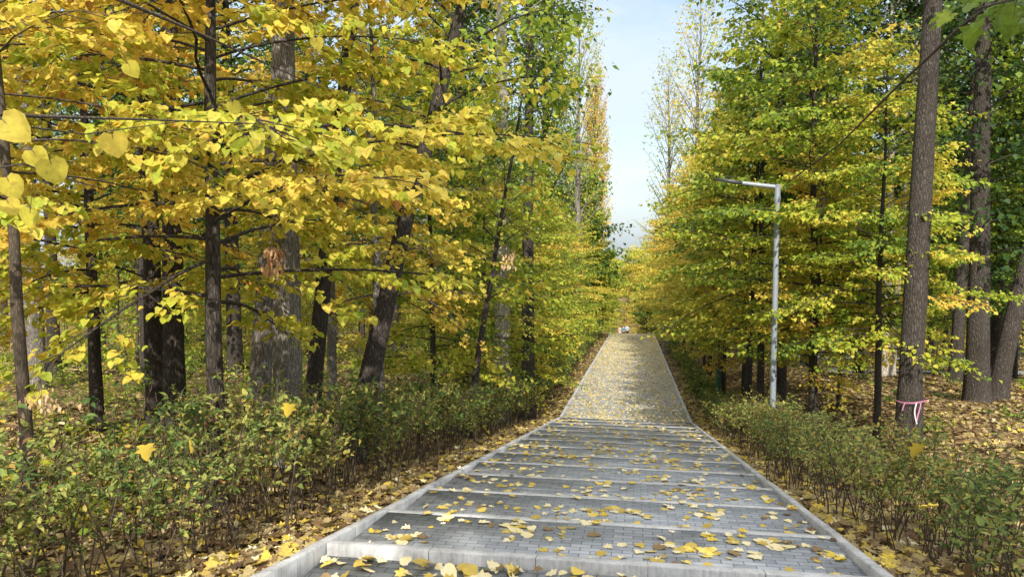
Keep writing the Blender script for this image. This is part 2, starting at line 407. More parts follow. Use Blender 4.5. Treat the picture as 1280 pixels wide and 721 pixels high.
# ------------------------------------------------------------------ SETTING: stairs and path
XL, XR = UC - HW + .1, UC + HW - .1          # between the kerbs
stairs = thing('stairway', (0, 0, 0), 'wide paved stairway of long treads running down between two hedges', 'stairs'); stairs['kind'] = 'structure'
NOSE, RISE = .16, .12
def edge_stone(v, lip=.004, drop=.45):
    m = MB(); c = .012
    z1 = float(zk(v - NOSE)) + lip; z2 = float(zk(v)) + lip
    prof = [(v - NOSE, z1 - drop), (v - NOSE, z1 - c), (v - NOSE + c, z1 - .003), (v - c, z2), (v, z2 - c), (v, z2 - drop)]
    # stones about a metre long, with joints
    xs = np.linspace(XL + .002, XR - .002, 6); 
    for a, b in zip(xs[:-1], xs[1:]):
        a += .003; b -= .003; dz = rng.normal(0, .0015)
        vv = [(a, y, z + dz) for y, z in prof] + [(b, y, z + dz) for y, z in prof]; n = len(prof)
        m.add(vv, [(k, (k + 1) % n, n + (k + 1) % n, n + k) for k in range(n)]); m.add(vv[:n], [tuple(range(n - 1, -1, -1))]); m.add(vv[n:], [tuple(range(n))])
    return m
first = -6
for k in range(first, NST):
    v1 = S0 + TREAD * k
    link('edge_stone', edge_stone(v1, .012 if k == 0 else .004).mesh('edge_stone', M_CONC), stairs)
    if k < NST - 1:
        a, b = v1 + .003, v1 + TREAD - NOSE - .003
        za = float(zk(v1)) - RISE; zb = float(zk(v1 + TREAD - NOSE)) - (.004 if k != -1 else .10)
        if k == -1: za = zb + .02
        m = MB(); t = .2
        m.add([(XL + .003, a, za), (XR - .003, a, za), (XR - .003, b, zb), (XL + .003, b, zb), (XL + .003, a, za - t), (XR - .003, a, za - t), (XR - .003, b, zb - t), (XL + .003, b, zb - t)],
              [(0, 1, 2, 3), (4, 7, 6, 5), (0, 4, 5, 1), (1, 5, 6, 2), (2, 6, 7, 3), (3, 7, 4, 0)])
        link('tread', m.mesh('tread', M_PAVE), stairs)
def surf(u, v):
    """height of the walking surface"""
    k = math.floor((v - S0) / TREAD)
    if v >= VK: return float(zk(v)) - .02
    v1 = S0 + TREAD * k
    if v > v1 + TREAD - NOSE: return float(zk(v)) + .006
    za = float(zk(v1)) - RISE; zb = float(zk(v1 + TREAD - NOSE)) - (.004 if k != -1 else .10)
    if k == -1: za = zb + .02
    return za + (zb - za) * (v - v1) / (TREAD - NOSE)
for x0 in (UC - HW, UC + HW - .1):
    m = MB(); v = -9.0
    while v < VK:
        a, b = v + .005, min(v + 1.0, VK) - .005; c = .014
        prof = [(x0, -.35), (x0, .02 - c), (x0 + c, .02), (x0 + .1 - c, .02), (x0 + .1, .02 - c), (x0 + .1, -.35)]
        j1 = rng.normal(0, .004)
        vv = [(x + j1, a, float(zk(a)) + z) for x, z in prof] + [(x + j1, b, float(zk(b)) + z) for x, z in prof]; n = 6
        m.add(vv, [(k, n + k, n + (k + 1) % n, (k + 1) % n) for k in range(n)]); m.add(vv[:n], [tuple(range(n))]); m.add(vv[n:], [tuple(range(n - 1, -1, -1))])
        v += 1.0
    link('kerb', m.mesh('kerb', M_CONC), stairs)
path = thing('path', (0, 0, 0), 'paved path sloping gently away beyond the foot of the stairs', 'path'); path['kind'] = 'structure'
vs2 = np.concatenate([np.linspace(VK + .003, VC, 40), np.linspace(VC + 1, VC + 36, 20)])
m = MB(); zz = zk(vs2) - .02
top = np.concatenate([np.stack([np.full_like(vs2, XL), vs2, zz], 1), np.stack([np.full_like(vs2, XR), vs2, zz], 1)]); n = len(vs2)
m.add(top, [(k, n + k, n + k + 1, k + 1) for k in range(n - 1)])
link('paving', m.mesh('paving', M_PAVE), path)
for x0 in (UC - HW, UC + HW - .1):
    m = MB()
    for a, b in zip(vs2[:-1], vs2[1:]):
        b -= .01
        prof = [(x0, -.35), (x0, .02), (x0 + .1, .02), (x0 + .1, -.35)]
        vv = [(x, a, float(zk(a)) + z) for x, z in prof] + [(x, b, float(zk(b)) + z) for x, z in prof]; n = 4
        m.add(vv, [(k, n + k, n + (k + 1) % n, (k + 1) % n) for k in range(n)])
    link('kerb', m.mesh('kerb', M_CONC), path)

# side path through the wood on the right
def strip(name, d0, d1, px0, px1, material, lift, label, n=40):
    m = MB(); a, b = [], []
    for t in np.linspace(0, 1, n):
        px = px0 + (px1 - px0) * t
        for lst, d in ((a, d0), (b, d1)):
            p = at(px, 440, d); lst.append((p[0], p[1], gz(p[0], p[1]) + lift))
    m.add(np.array(a + b), [(k, k + 1, n + k + 1, n + k) for k in range(n - 1)])
    return tag(link(name, m.mesh(name, material)), label, 'path', kind='structure')
strip('forest_path', 33.2, 36.2, 1035, 1500, M_GREYPATH, .05, 'grey path crossing the wood on the right')
strip('forest_walk', 48, 50.2, 960, 1500, M_CONC, .06, 'pale far path crossing the wood on the right')

# ------------------------------------------------------------------ trees
LINDEN = dict(e=(2, 50), droop=30, shape='broad')
proto('near1', M_BARKD, seed=1, H=9.5, r0=.112, hb=2.4, nb=66, L=4.1, tw=.19, ls=.045, leaf=.085, hang=28, tpl=HEART, tint=(.615, .055), sides=12, lvl=1.5, jit=.06, tl=.42, **LINDEN)
proto('near2', M_TWIG, seed=2, H=7.5, r0=.065, hb=2.9, nb=36, L=2.6, tw=.19, ls=.05, leaf=.075, hang=28, tpl=HEART, tint=(.62, .06), lean=(.02, .03), lvl=1.5, jit=.06, tl=.42, **LINDEN)
proto('near3', M_BARK, seed=3, H=10, r0=.13, hb=3.0, nb=46, L=3.2, tw=.18, ls=.048, leaf=.085, hang=28, tpl=HEART, tint=(.62, .06), sides=12, lvl=1.5, jit=.06, tl=.42, **LINDEN)
for q, s in enumerate((21, 22, 23, 24)):
    proto('row%d' % q, M_BARKD, seed=s, H=12.5, r0=.12, hb=2.9, nb=74, L=3.5, tw=.18, ls=.052, leaf=.13, hang=30, tpl=KITE, tint=(.475, .075), lvl=1.5, jit=.12, tl=.42, **LINDEN)
for q, s in enumerate((31, 32)):
    proto('under%d' % q, M_TWIG, seed=s, H=6.0, r0=.045, hb=.7, nb=46, L=2.5, tw=.2, ls=.06, leaf=.12, tpl=KITE, tint=(.56, .08), lvl=1.4, jit=.12, **LINDEN)
for q, s in enumerate((41, 42, 43)):
    proto('tall%d' % q, M_BARKD, seed=s, H=22, r0=.26, hb=5.0, nb=100, L=4.4, shape='mid', e=(15, 65), droop=30, tw=.28, ls=.07, leaf=.19, tpl=KITE, tint=(.22, .07), sides=14, hang=30, lvl=1.5, jit=.22, zj=.6)
proto('poplar', M_BARKD, seed=51, H=24, r0=.32, hb=3.0, nb=110, L=4.6, shape='column', e=(60, 78), droop=-6, tw=.26, ls=.07, leaf=.16, tpl=KITE, tint=(.28, .08), sides=12, hang=30, lvl=1.4, jit=.16, zj=.8)
proto('bare', M_BARK, seed=52, H=22, r0=.26, hb=5.0, nb=80, L=4.5, shape='column', e=(45, 70), droop=0, tw=.30, ls=.2, leaf=.15, lvl=1.5, jit=.12, tpl=KITE, tint=(.5, .08), bare=.10)
for q, s in enumerate((61, 62)):
    proto('far%d' % q, M_BARKD, seed=s, H=15, r0=.18, hb=.8, nb=80, L=4.6, shape='mid', e=(10, 55), droop=30, tw=.3, ls=.09, leaf=.34, tpl=KITE, tint=(.42, .08), twig_geo=False, lvl=1.4, jit=.3, zj=.8)
for q, s in enumerate((27, 28)):
    proto('low%d' % q, M_BARKD, seed=s, H=12.0, r0=.10, hb=1.3, nb=80, L=3.3, tw=.18, ls=.052, leaf=.135, hang=32, tpl=KITE, tint=(.44, .08), lvl=1.5, jit=.13, tl=.42, **LINDEN)
print('LEAF COUNTS', {k: len(v[1].polygons) for k, v in PROTO.items()})

# --- named trees on the left
def sp(name, key, px, d, label, rz=0, scale=1, tint=0, group=None, sink=0.05, squash=None):
    return plant_tree(name, key, base_at(px, d, sink), label, 'tree', group, rz, scale, tint, squash)
sp('linden_tree', 'near1', 268, 8.5, 'yellow broadleaf tree with a dark straight trunk and wide layered sprays, left foreground', .4)
sp('linden_tree', 'near2', 36, 6.3, 'slim yellow sapling with a thin leaning stem at the left edge, behind the hedge', 2.2)
sp('linden_tree', 'near3', 474, 14.6, 'slender grey trunk with golden sprays, right of the leaning rough trunk', 1.0, 1, 0)
sp('linden_tree', 'near1', 120, 13, 'yellow broadleaf tree behind the thin leaning sapling at far left', 3.4, 1.05, .02)
sp('linden_tree', 'near3', -90, 9.5, 'golden tree just outside the left edge reaching in with long sprays', 5.0, 1, .06)

def special(name, seed, px, d, r0, label, lean=(0, 0), bark=M_BARK, H=21, hb=8, tint=.25, nb=46, L=3.4):
    w, l, _ = grow(seed=seed, H=H, r0=r0, hb=hb, nb=nb, L=L, shape='mid', e=(20, 65), droop=30, tw=.28, ls=.08, leaf=.17, lvl=1.5, jit=.2, zj=.6, tpl=KITE, tint=(tint, .07), lean=lean, sides=20, wob=.04, barkrough=.07)
    o = thing(name, base_at(px, d, .05), label, 'tree')
    link('trunk', w.mesh('trunk_mesh', bark, True), o); link('crown', l.mesh('crown_mesh', M_LEAF), o)
    return o
special('old_tree', 101, 360, 11.5, .215, 'thickest pale grey trunk on the left, lit by the sun behind the hedge', (.01, 0))
special('old_tree', 102, 318, 12.2, .18, 'grey trunk leaning right against the thickest pale trunk', (.09, .02))
special('old_tree', 103, 384, 13.5, .15, 'almost black trunk leaning right, just right of the thickest pale trunk', (.14, .0), M_BARKD)
special('old_tree', 104, 440, 13.0, .19, 'rough trunk leaning strongly right with a sunlit stripe, left of the slender grey trunk', (.25, .02), M_BARKD, 12, 5, .5, 44, 2.8)
special('old_tree', 105, 193, 13.5, .17, 'dark trunk, left one of the twin trunks left of the straight dark trunk', (-.01, .01), M_BARKD)
special('old_tree', 106, 216, 13.0, .19, 'greyish furrowed trunk, right one of the twin trunks left of the straight dark trunk', (.015, 0), M_BARKD)
special('old_tree', 107, 46, 21, .26, 'grey straight trunk rising at the top left corner behind the yellow leaves', (0, 0), M_BARK)
special('old_tree', 108, 68, 24, .2, 'dark trunk close beside the grey straight trunk at top left', (0, 0), M_BARKD)
special('old_tree', 109, 583, 18.5, .09, 'thin dark trunk kinked to the right at the end of the left hedge', (.16, 0), M_BARKD, 10, 3, .42, 34, 2.6)
special('old_tree', 110, 577, 30, .2, 'short dark trunk standing deep in the wood behind the kinked thin trunk', (0, 0), M_BARKD)
special('old_tree', 111, 660, 27, .25, 'tall dark trunk against bright sky left of the upright poplar', (0, 0), M_BARKD, 24, 9)
special('old_tree', 112, 628, 25, .3, 'tall pale trunk at the top of the photo left of the tall dark trunk', (.0, 0), M_BARKP, 24, 9)
# --- named trees on the right
R1 = special('tall_tree', 121, 1137, 15.0, .24, 'tall brown trunk with a pink ribbon, standing right of the lamp post', (.022, .0), M_BARKD, 22, 9.5, .3)
special('tall_tree', 122, 1222, 21, .32, 'thick furrowed trunk forking above with ivy green leaves, at right', (-.02, 0), M_BARKD, 20, 3.4, .14, 85, 2.7)
special('tall_tree', 123, 1246, 21.5, .25, 'brown trunk leaning right out of the foot of the thick furrowed trunk', (.20, 0), M_BARKD, 18, 8, .25)
special('tall_tree', 124, 1194, 27, .22, 'dark trunk between the ribboned trunk and the thick furrowed trunk', (.035, 0), M_BARKD, 20, 8)
special('tall_tree', 125, 1106, 30, .17, 'pale whitish trunk, left one of the close pair left of the ribboned trunk', (.02, 0), M_BARKP, 18, 8)
special('tall_tree', 126, 1114, 30.6, .15, 'pale whitish trunk, right one of the close pair left of the ribboned trunk', (.03, 0), M_BARKP, 18, 8)
special('tall_tree', 127, 975, 24, .24, 'dark thick trunk directly behind the lamp post', (0, .01), M_BARKD, 17, 5, .36, 60, 3.2)
special('tall_tree', 128, 936, 25, .12, 'dark slim trunk left of the lamp post behind the hedge', (.01, 0), M_BARKD, 13, 3, .44, 40, 2.6)

# --- young rows along the path
ordn = ['first', 'second', 'third', 'fourth', 'fifth', 'sixth', 'seventh', 'eighth', 'ninth', 'tenth', 'eleventh', 'twelfth', 'thirteenth', 'fourteenth']
def pl(u, v): return (u, v, gz(u, v) - .05)
rowR = [(4.3, 20, -.07), (4.0, 25, -.05), (4.2, 30.5, .0), (4.0, 36, .10), (4.2, 42, .12), (3.5, 48, .13), (3.5, 55, .16), (3.3, 62, .14), (3.3, 70, .18), (3.3, 78, .14), (4.0, 86, .12)]
for q, (u, v, t) in enumerate(rowR):
    plant_tree('young_tree', 'row%d' % (q % 4), pl(u + rng.normal(0, .15), v), 'yellow green young tree, %s from the lamp post in the row beyond the right hedge' % ordn[q], 'tree', 'young trees in the row right of the path', rng.uniform(0, 6), rng.uniform(.92, 1.12), t + rng.normal(0, .02))
rowL = [(-5.2, 19, .03), (-5.0, 24, .0), (-5.0, 29, .02), (-4.9, 34, .02), (-5.0, 40, .02), (-4.9, 46, .03), (-5.0, 53, .04), (-4.9, 60, .06), (-5.0, 68, .06), (-4.9, 77, .05), (-4.8, 86, .05)]
for q, (u, v, t) in enumerate(rowL):
    plant_tree('young_tree', 'low%d' % (q % 2), pl(u + rng.normal(0, .15), v), 'olive green young tree, %s along the left hedge counted from the camera' % ordn[q], 'tree', 'young trees in the row left of the path', rng.uniform(0, 6), rng.uniform(.85, 1.05), t + rng.normal(0, .02))
# right saplings
for q, (px, d, s, t, lb) in enumerate([(1018, 19, .62, .10, 'slim young tree with yellow sprays right of the lamp post'), (1050, 22, .66, .06, 'slim young tree second right of the lamp post'),
        (1098, 16.5, .7, .02, 'slim sapling stem left of the ribboned trunk'), (905, 30, .75, .1, 'slim dark young tree beside the green post'), (880, 40, .8, .08, 'slim young tree far along the right hedge'), (868, 48, .8, .1, 'slim young tree farthest along the right hedge')]):
    sp('sapling', 'row%d' % (q % 4), px, d, lb, rng.uniform(0, 6), s, t)

# --- wood behind: tall and low trees
def scatter(n, box, mind, seed, avoid):
    g = np.random.default_rng(seed); pts = []
    tries = 0
    while len(pts) < n and tries < 20000:
        tries += 1
        u = g.uniform(box[0], box[1]); v = g.uniform(box[2], box[3])
        if any((u - a) ** 2 + (v - b) ** 2 < mind ** 2 for a, b in pts) or avoid(u, v): continue
        pts.append((u, v))
    return pts
seen = lambda u, v: abs((u * RGT[0] + v * RGT[1])) < .74 * (u * FWD[0] + v * FWD[1]) + 3
for q, (u, v) in enumerate(scatter(44, (-55, -8, 18, 110), 4.2, 5, lambda u, v: not seen(u, v))):
    plant_tree('forest_tree', ['tall0', 'tall1', 'tall2'][q % 3], pl(u, v), 'tall green tree among many in the depth of the left wood', 'tree', 'tall trees in the left wood', rng.uniform(0, 6), rng.uniform(.75, 1.1), rng.normal(.02, .05))
for q, (u, v) in enumerate(scatter(64, (-50, -8, 19, 95), 2.8, 6, lambda u, v: not seen(u, v))):
    plant_tree('understory_tree', ['under0', 'under1'][q % 2], pl(u, v), 'low yellow understory tree among many in the left wood', 'tree', 'low trees under the left wood', rng.uniform(0, 6), rng.uniform(.7, 1.3), rng.normal(-.10, .09))
for q, (u, v) in enumerate(scatter(44, (8, 65, 24, 110), 4.4, 7, lambda u, v: not seen(u, v) or (u < 16 and v < 30))):
    plant_tree('forest_tree', ['tall0', 'tall1', 'tall2'][q % 3], pl(u, v), 'tall dark green tree among many in the depth of the right wood', 'tree', 'tall trees in the right wood', rng.uniform(0, 6), rng.uniform(.75, 1.1), rng.normal(-.02, .05))
for q, (u, v) in enumerate(scatter(30, (8, 65, 50, 100), 3.6, 8, lambda u, v: not seen(u, v))):
    plant_tree('understory_tree', ['under0', 'under1'][q % 2], pl(u, v), 'low green yellow tree among many in the right wood', 'tree', 'low trees under the right wood', rng.uniform(0, 6), rng.uniform(.8, 1.5), rng.normal(-.1, .08))
# closing far trees
for q, (u, v) in enumerate(scatter(90, (-110, 120, 98, 175), 5.5, 9, lambda u, v: not seen(u, v) or abs(u - 1) < 5 and v < 124)):
    plant_tree('far_tree', 'far%d' % (q % 2), pl(u, v), 'distant tree closing the far end of the wood', 'tree', 'distant trees', rng.uniform(0, 6), rng.uniform(.8, 1.15), rng.normal(.05, .09))
# special skyline trees
sp('poplar_tree', 'poplar', 682, 48, 'tall dark green upright poplar beside the sky gap on the left', .5, 1.12, .03)
sp('poplar_tree', 'poplar', 741, 92, 'orange golden upright poplar beside the sky gap on the left', 1.5, 1.28, .44, None, .05, .9)
sp('round_tree', 'far0', 724, 76, 'green rounded tree right of the orange poplar', .5, 1.1, -.12)
sp('bare_tree', 'bare', 722, 62, 'half bare tree with pale twigs against the sky on the left', 2, 1.25, .0)
sp('bare_tree', 'bare', 832, 58, 'half bare tree with pale twigs against the sky on the right', 4, 1.0, .0)
sp('bare_tree', 'bare', 868, 48, 'tall half bare tree behind the yellow green crowns on the right', 1, 1.05, .05)
for q, (u, v, t_) in enumerate([(-3.5, 127, -.05), (-1, 131, .1), (1.5, 126.5, .12), (4, 130, -.1), (6.5, 127, 0)]):
    plant_tree('understory_tree', 'under%d' % (q % 2), pl(u, v), 'low bush closing the view where the path ends', 'bush', 'bushes beyond the end of the path', q, .75, t_)
for q, (px, d, t_) in enumerate([(1190, 36, -.22), (1268, 30, -.2), (1310, 27, -.24), (1235, 42, -.2), (1150, 44, -.16)]):
    plant_tree('understory_tree', 'row%d' % (q % 4), base_at(px, d), 'bushy green tree filling the wood behind the furrowed trunk on the right', 'tree', 'green trees behind the furrowed trunk', q, .9, t_)
sp('round_tree', 'far1', 808, 97, 'small dark green tree with a black trunk at the end of the path', 1, .5, -.2)

# ------------------------------------------------------------------ hedge shrubs
def shrub_mesh(seed, h, w, nst, nl, leaf, tint, tpl, stems=True):
    g = np.random.default_rng(seed); st, lf = MB(), MB()
    P, D, N, S, T = [], [], [], [], []
    for i in range(nst):
        b = np.array([g.normal(0, w * .16), g.normal(0, w * .16), -.05]); a = g.uniform(0, 6.28); sp_ = g.uniform(.1, .55) * w
        hh = h * g.uniform(.75, 1.05); q = np.linspace(0, 1, 6)
        p = b + np.stack([np.cos(a) * sp_ * q ** 1.3, np.sin(a) * sp_ * q ** 1.3, hh * q], 1) + np.cumsum(g.normal(0, .012, (6, 3)), 0)
        st.tube(p, np.linspace(.008, .003, 6) * g.uniform(.8, 1.3), 4, False)
        for k in range(g.integers(7, 12)):
            f = g.uniform(.34, 1.0) ** .75; o = np.array([np.interp(f, q, p[:, c]) for c in range(3)])
            aa = g.uniform(0, 6.28); el = R(g.uniform(5, 65)); L = g.uniform(.12, .34) * (1.15 - .5 * abs(f - .7))
            d = np.array([math.cos(el) * math.cos(aa), math.cos(el) * math.sin(aa), math.sin(el)])
            e = o + d * L
            if stems: st.tube(np.array([o, o + d * L * .5 + g.normal(0, .01, 3), e]), np.array([.0035, .0025, .0015]), 3, False)
            m = max(3, int(nl * g.uniform(.6, 1.4) * (.35 + .65 * min(1, (o[2] / h) * 1.3)))); ff = g.uniform(.15, 1.03, m)
            la = aa + g.choice([-1, 1], m) * g.uniform(.3, 1.5, m); le = np.radians(g.normal(10, 32, m))
            ld = np.stack([np.cos(le) * np.cos(la), np.cos(le) * np.sin(la), np.sin(le)], 1)
            nn = np.array([0, 0, 1.]) + g.normal(0, .45, (m, 3))
            P.append(o + d * (L * ff)[:, None]); D.append(ld); N.append(nn); S.append(leaf * g.uniform(.55, 1.2, m))
            bt = tint + g.normal(0, .09)
            T.append(np.clip(bt + g.normal(0, .09, m) + (g.random(m) < .07) * .45, 0, 1))
    for _ in range(7):      # bare shoots poking out of the top
        a = g.uniform(0, 6.28); r_ = g.uniform(.05, .45) * w; z_ = h * g.uniform(.6, .9); b = np.array([r_ * math.cos(a), r_ * math.sin(a), z_])
        e = b + np.array([g.normal(0, .10), g.normal(0, .10), g.uniform(.15, .38)]); st.tube(np.array([b, (b + e) / 2 + g.normal(0, .012, 3), e]), np.array([.0035, .0026, .0014]), 3, False)
    put_leaves(lf, tpl, np.concatenate(P), np.concatenate(D), np.concatenate(N), np.concatenate(S), np.concatenate(T))
    return st, lf
SH_STOPS = [(0, (.022, .05, .018)), (.25, (.08, .14, .035)), (.45, (.22, .27, .065)), (.6, (.38, .35, .09)), (.75, (.36, .30, .06)), (.88, (.40, .22, .06)), (1, (.20, .10, .05))]
M_SHRUB = leaf_mat('shrub_leaf_blades', SH_STOPS, .35, .65, .15)
SHR = []
for s in range(5):
    st, lf = shrub_mesh(200 + s, 1.25, .95, 8, 10, .066, .42, OVAL)
    SHR.append((st.mesh('shrub_stems', M_STEM), lf.mesh('shrub_leaves', M_SHRUB)))
SHF = []
for s in range(3):
    st, lf = shrub_mesh(220 + s, 1.15, 1.1, 10, 8, .085, .36, KITE, False)
    SHF.append((st.mesh('shrub_stems', M_STEM), lf.mesh('shrub_leaves', M_SHRUB)))
def hedge(side, u0, hscale, label_near, label_far, group):
    v = 2.6 if side < 0 else 3.6
    q = 0
    while v < 84:
        near = v < 26
        lib = SHR if near else SHF
        st, lf = lib[int(rng.integers(len(lib)))]
        for r_ in ((0, 1) if near and rng.random() < .6 else (0,)):
            u = u0 + side * (r_ * .55 + (0 if near else .3)) + rng.normal(0, .1); vv = v + rng.normal(0, .1) + r_ * .3
            o = thing('hedge_shrub', (u, vv, gz(u, vv)), label_near if near else label_far, 'shrub', group + (', near' if near else ', far'), rng.uniform(0, 6))
            s = hscale(vv) * rng.uniform(.78, 1.14); o.scale = (s * rng.uniform(.95, 1.2), s * rng.uniform(.95, 1.2), s)
            link('stems', st, o); c = link('foliage', lf, o); c.color = (.5 + rng.normal(.015, .08) + .02 * r_, .5, .5, 1)
        v += .62 if near else .95
hedge(-1, -3.75, lambda v: 1.02 if v < 6 else (1.12 if v < 26 else 1.05), 'leafy green shrub in the near thin-stemmed hedge left of the stairs', 'small green shrub in the far hedge left of the path', 'hedge shrubs left of the path')
hedge(1, 2.66, lambda v: .92 if v < 26 else .95, 'leafy green shrub in the near thin-stemmed hedge right of the stairs', 'small green shrub in the far hedge right of the path', 'hedge shrubs right of the path')

# ------------------------------------------------------------------ leaf litter
def litter(name, label, n, area, size, tint, tpl, onpath=False, lift=(.004, .04), tilt=.35, dens=None, cat='leaf litter'):
    g = np.random.default_rng(abs(hash(name)) % 1000 if False else len(name) * 7 + n)
    u = g.uniform(area[0], area[1], n); v = area[2] + (area[3] - area[2]) * g.random(n) ** 1.3
    if dens is not None:
        k = g.random(n) < dens(u, v); u, v = u[k], v[k]
    if not onpath:
        k = np.abs(u - UC) > HW + .03; u, v = u[k], v[k]; z = ground(u, v)
    else:
        z = np.array([surf(a, b) for a, b in zip(u, v)])
    n = len(u); a = g.uniform(0, 6.28, n)
    nn = np.array([0, 0, 1.]) + g.normal(0, tilt, (n, 3)); nn[:, 2] = np.abs(nn[:, 2]) + .2
    d = np.stack([np.cos(a), np.sin(a), np.zeros(n)], 1); d -= nrm(nn) * (d * nrm(nn)).sum(1, keepdims=True)
    m = MB(); put_leaves(m, tpl, np.stack([u, v, z + g.uniform(*lift, n)], 1), d, nn, size * g.uniform(.6, 1.25, n), np.clip(g.normal(*tint, n), 0, 1))
    return tag(link(name, m.mesh(name, M_LITTER)), label, cat, kind='stuff')
litter('leaf_litter', 'thick brown and tan leaf litter under the left hedge', 42000, (-13, UC - HW - .03, 1.5, 26), .10, (.42, .22), MAPLE)
litter('leaf_litter', 'thick brown and yellow leaf litter under the right hedge', 42000, (UC + HW + .03, 17, 2.5, 30), .10, (.38, .20), MAPLE)
litter('leaf_litter', 'brown leaf litter far off on the floor of the left wood', 45000, (-40, UC - HW - .03, 22, 90), .17, (.42, .22), KITE)
litter('leaf_litter', 'brown and yellow leaf litter far off on the floor of the right wood', 55000, (UC + HW + .03, 42, 26, 90), .15, (.36, .20), KITE)
litter('fallen_leaves', 'yellow leaf band lying on the soil along the left kerb', 2600, (UC - HW - .75, UC - HW - .03, 3, 40), .11, (.52, .24), MAPLE, lift=(.01, .06))
litter('fallen_leaves', 'yellow leaf band lying on the soil along the right kerb', 2600, (UC + HW + .03, UC + HW + .75, 3, 40), .11, (.62, .22), MAPLE, lift=(.01, .06))
litter('fallen_leaves', 'yellow leaves thickly strewn over the far sloping path', 46000, (XL, XR, VK, VC + 35), .088, (.88, .16), KITE, True, (.004, .02), .2, lambda u, v: .4 + .6 * np.clip((v - VK) / 30, 0, 1))
litter('fallen_leaves', 'yellow leaves scattered over the lower steps of the stairs', 2200, (XL + .05, XR - .05, S0 + TREAD * 4, VK), .095, (.80, .18), MAPLE, True, (.004, .012), .1, lambda u, v: .55 + .45 * np.sin(u * 3 + v * 1.3))

litter('fallen_leaves', 'small yellow and cream leaves scattered over the upper steps', 800, (XL + .05, XR - .05, S0 + .05, S0 + TREAD * 4), .085, (.88, .16), MAPLE, True, (.004, .010), .1, lambda u, v: .35 + .65 * np.sin(u * 3.3 + v * 1.9) * np.sin(v * 2.3 - u))
litter('fallen_leaves', 'brown and yellow leaves gathered along the inner sides of both kerbs', 3200, (XL + .04, XR - .04, S0 - 1.4, VK), .08, (.66, .26), MAPLE, True, (.004, .03), .25, lambda u, v: np.exp(-np.minimum(u - XL, XR - u) / .16) * (.5 + .5 * np.sin(v * 2.1 + u)))
# single leaves on the nearest treads
LM = []
for q, (tn, cname) in enumerate([(.86, 'golden yellow'), (.98, 'pale cream'), (.72, 'mustard yellow'), (.35, 'brown')]):
    for tpl in (MAPLE, HEART):
        m = MB(); V_, T_ = tpl
        vv = V_.copy(); vv[:, 1] -= .45; vv[:, 2] = vv[:, 2] * .7 + .05
        m.add(vv, T_, np.clip(tn + rng.normal(0, .03, len(vv)), 0, 1)); LM.append((m.mesh('fallen_leaf', M_LITTER), cname))
tread_names = ['top leafy landing at the bottom edge', 'nearest paved tread', 'second paved tread', 'third paved tread', 'fourth paved tread']
for k, cnt in ((-1, 72), (0, 76), (1, 62), (2, 50), (3, 40)):
    v1 = S0 + TREAD * k
    cl = [(rng.uniform(XL + .3, XR - .3), rng.uniform(.1, .9)) for _ in range(9)]
    for q in range(cnt):
        if k == -1: u = rng.uniform(XL + .05, XL + 2.8); v = v1 + TREAD - NOSE - abs(rng.normal(0, .22)) - .06
        else:
            if rng.random() < .72:
                c = cl[int(rng.integers(9))]; u = c[0] + rng.normal(0, .2); v = v1 + .08 + (TREAD - NOSE - .1) * c[1] + rng.normal(0, .09)
            else: u = rng.uniform(XL, XR); v = v1 + rng.uniform(.06, TREAD - .02)
            u = min(max(u, XL + .08), XR - .08); v = min(max(v, v1 + .08), v1 + TREAD - .03)
        me, cn = LM[int(rng.choice(8, p=[.14, .10, .26, .18, .12, .08, .08, .04]))]
        o = link('fallen_leaf', me, None, (u, v, surf(u, v) + .004 + (rng.uniform(0, .05) if k == -1 else rng.uniform(0, .006))))
        s = rng.uniform(.07, .13); o.scale = (s, s, s)
        o.rotation_euler = (rng.normal(0, .35 if k == -1 else .1), rng.normal(0, .35 if k == -1 else .1), rng.uniform(0, 6.28))
        tag(o, '%s fallen leaf lying on the %s' % (cn, tread_names[k + 1]), 'leaf', '%s fallen leaves on the %s' % (cn, tread_names[k + 1]))

# ------------------------------------------------------------------ low plants on the forest floor
def undergrowth(name, label, nclump, area, seed, tint, h=.4, leaf=.09):
    g = np.random.default_rng(seed); m = MB(); P, D, N, S, T = [], [], [], [], []
    for _ in range(nclump):
        u = g.uniform(area[0], area[1]); v = area[2] + (area[3] - area[2]) * g.random() ** 1.2
        if abs(u - UC) < HW + 2.2: continue
        z = gz(u, v); k = int(g.integers(20, 60)); r = g.uniform(.15, .5); hh = h * g.uniform(.4, 1.5)
        a = g.uniform(0, 6.28, k); rr = r * np.sqrt(g.random(k))
        P.append(np.stack([u + rr * np.cos(a), v + rr * np.sin(a), z + hh * g.uniform(.15, 1, k)], 1))
        la = g.uniform(0, 6.28, k); D.append(np.stack([np.cos(la), np.sin(la), g.normal(-.2, .4, k)], 1)); N.append(np.array([0, 0, 1.]) + g.normal(0, .4, (k, 3)))
        S.append(leaf * g.uniform(.6, 1.3, k)); T.append(np.clip(g.normal(tint + g.normal(0, .08), .07, k), 0, 1))
    put_leaves(m, KITE, np.concatenate(P), np.concatenate(D), np.concatenate(N), np.concatenate(S), np.concatenate(T))
    return tag(link(name, m.mesh(name, M_LEAF)), label, 'undergrowth', kind='stuff')
undergrowth('undergrowth', 'low yellow green undergrowth on the left forest floor', 900, (-30, -5, 6, 45), 301, .42)
undergrowth('undergrowth', 'low green undergrowth on the right forest floor', 260, (6, 36, 12, 60), 302, .30, .25)

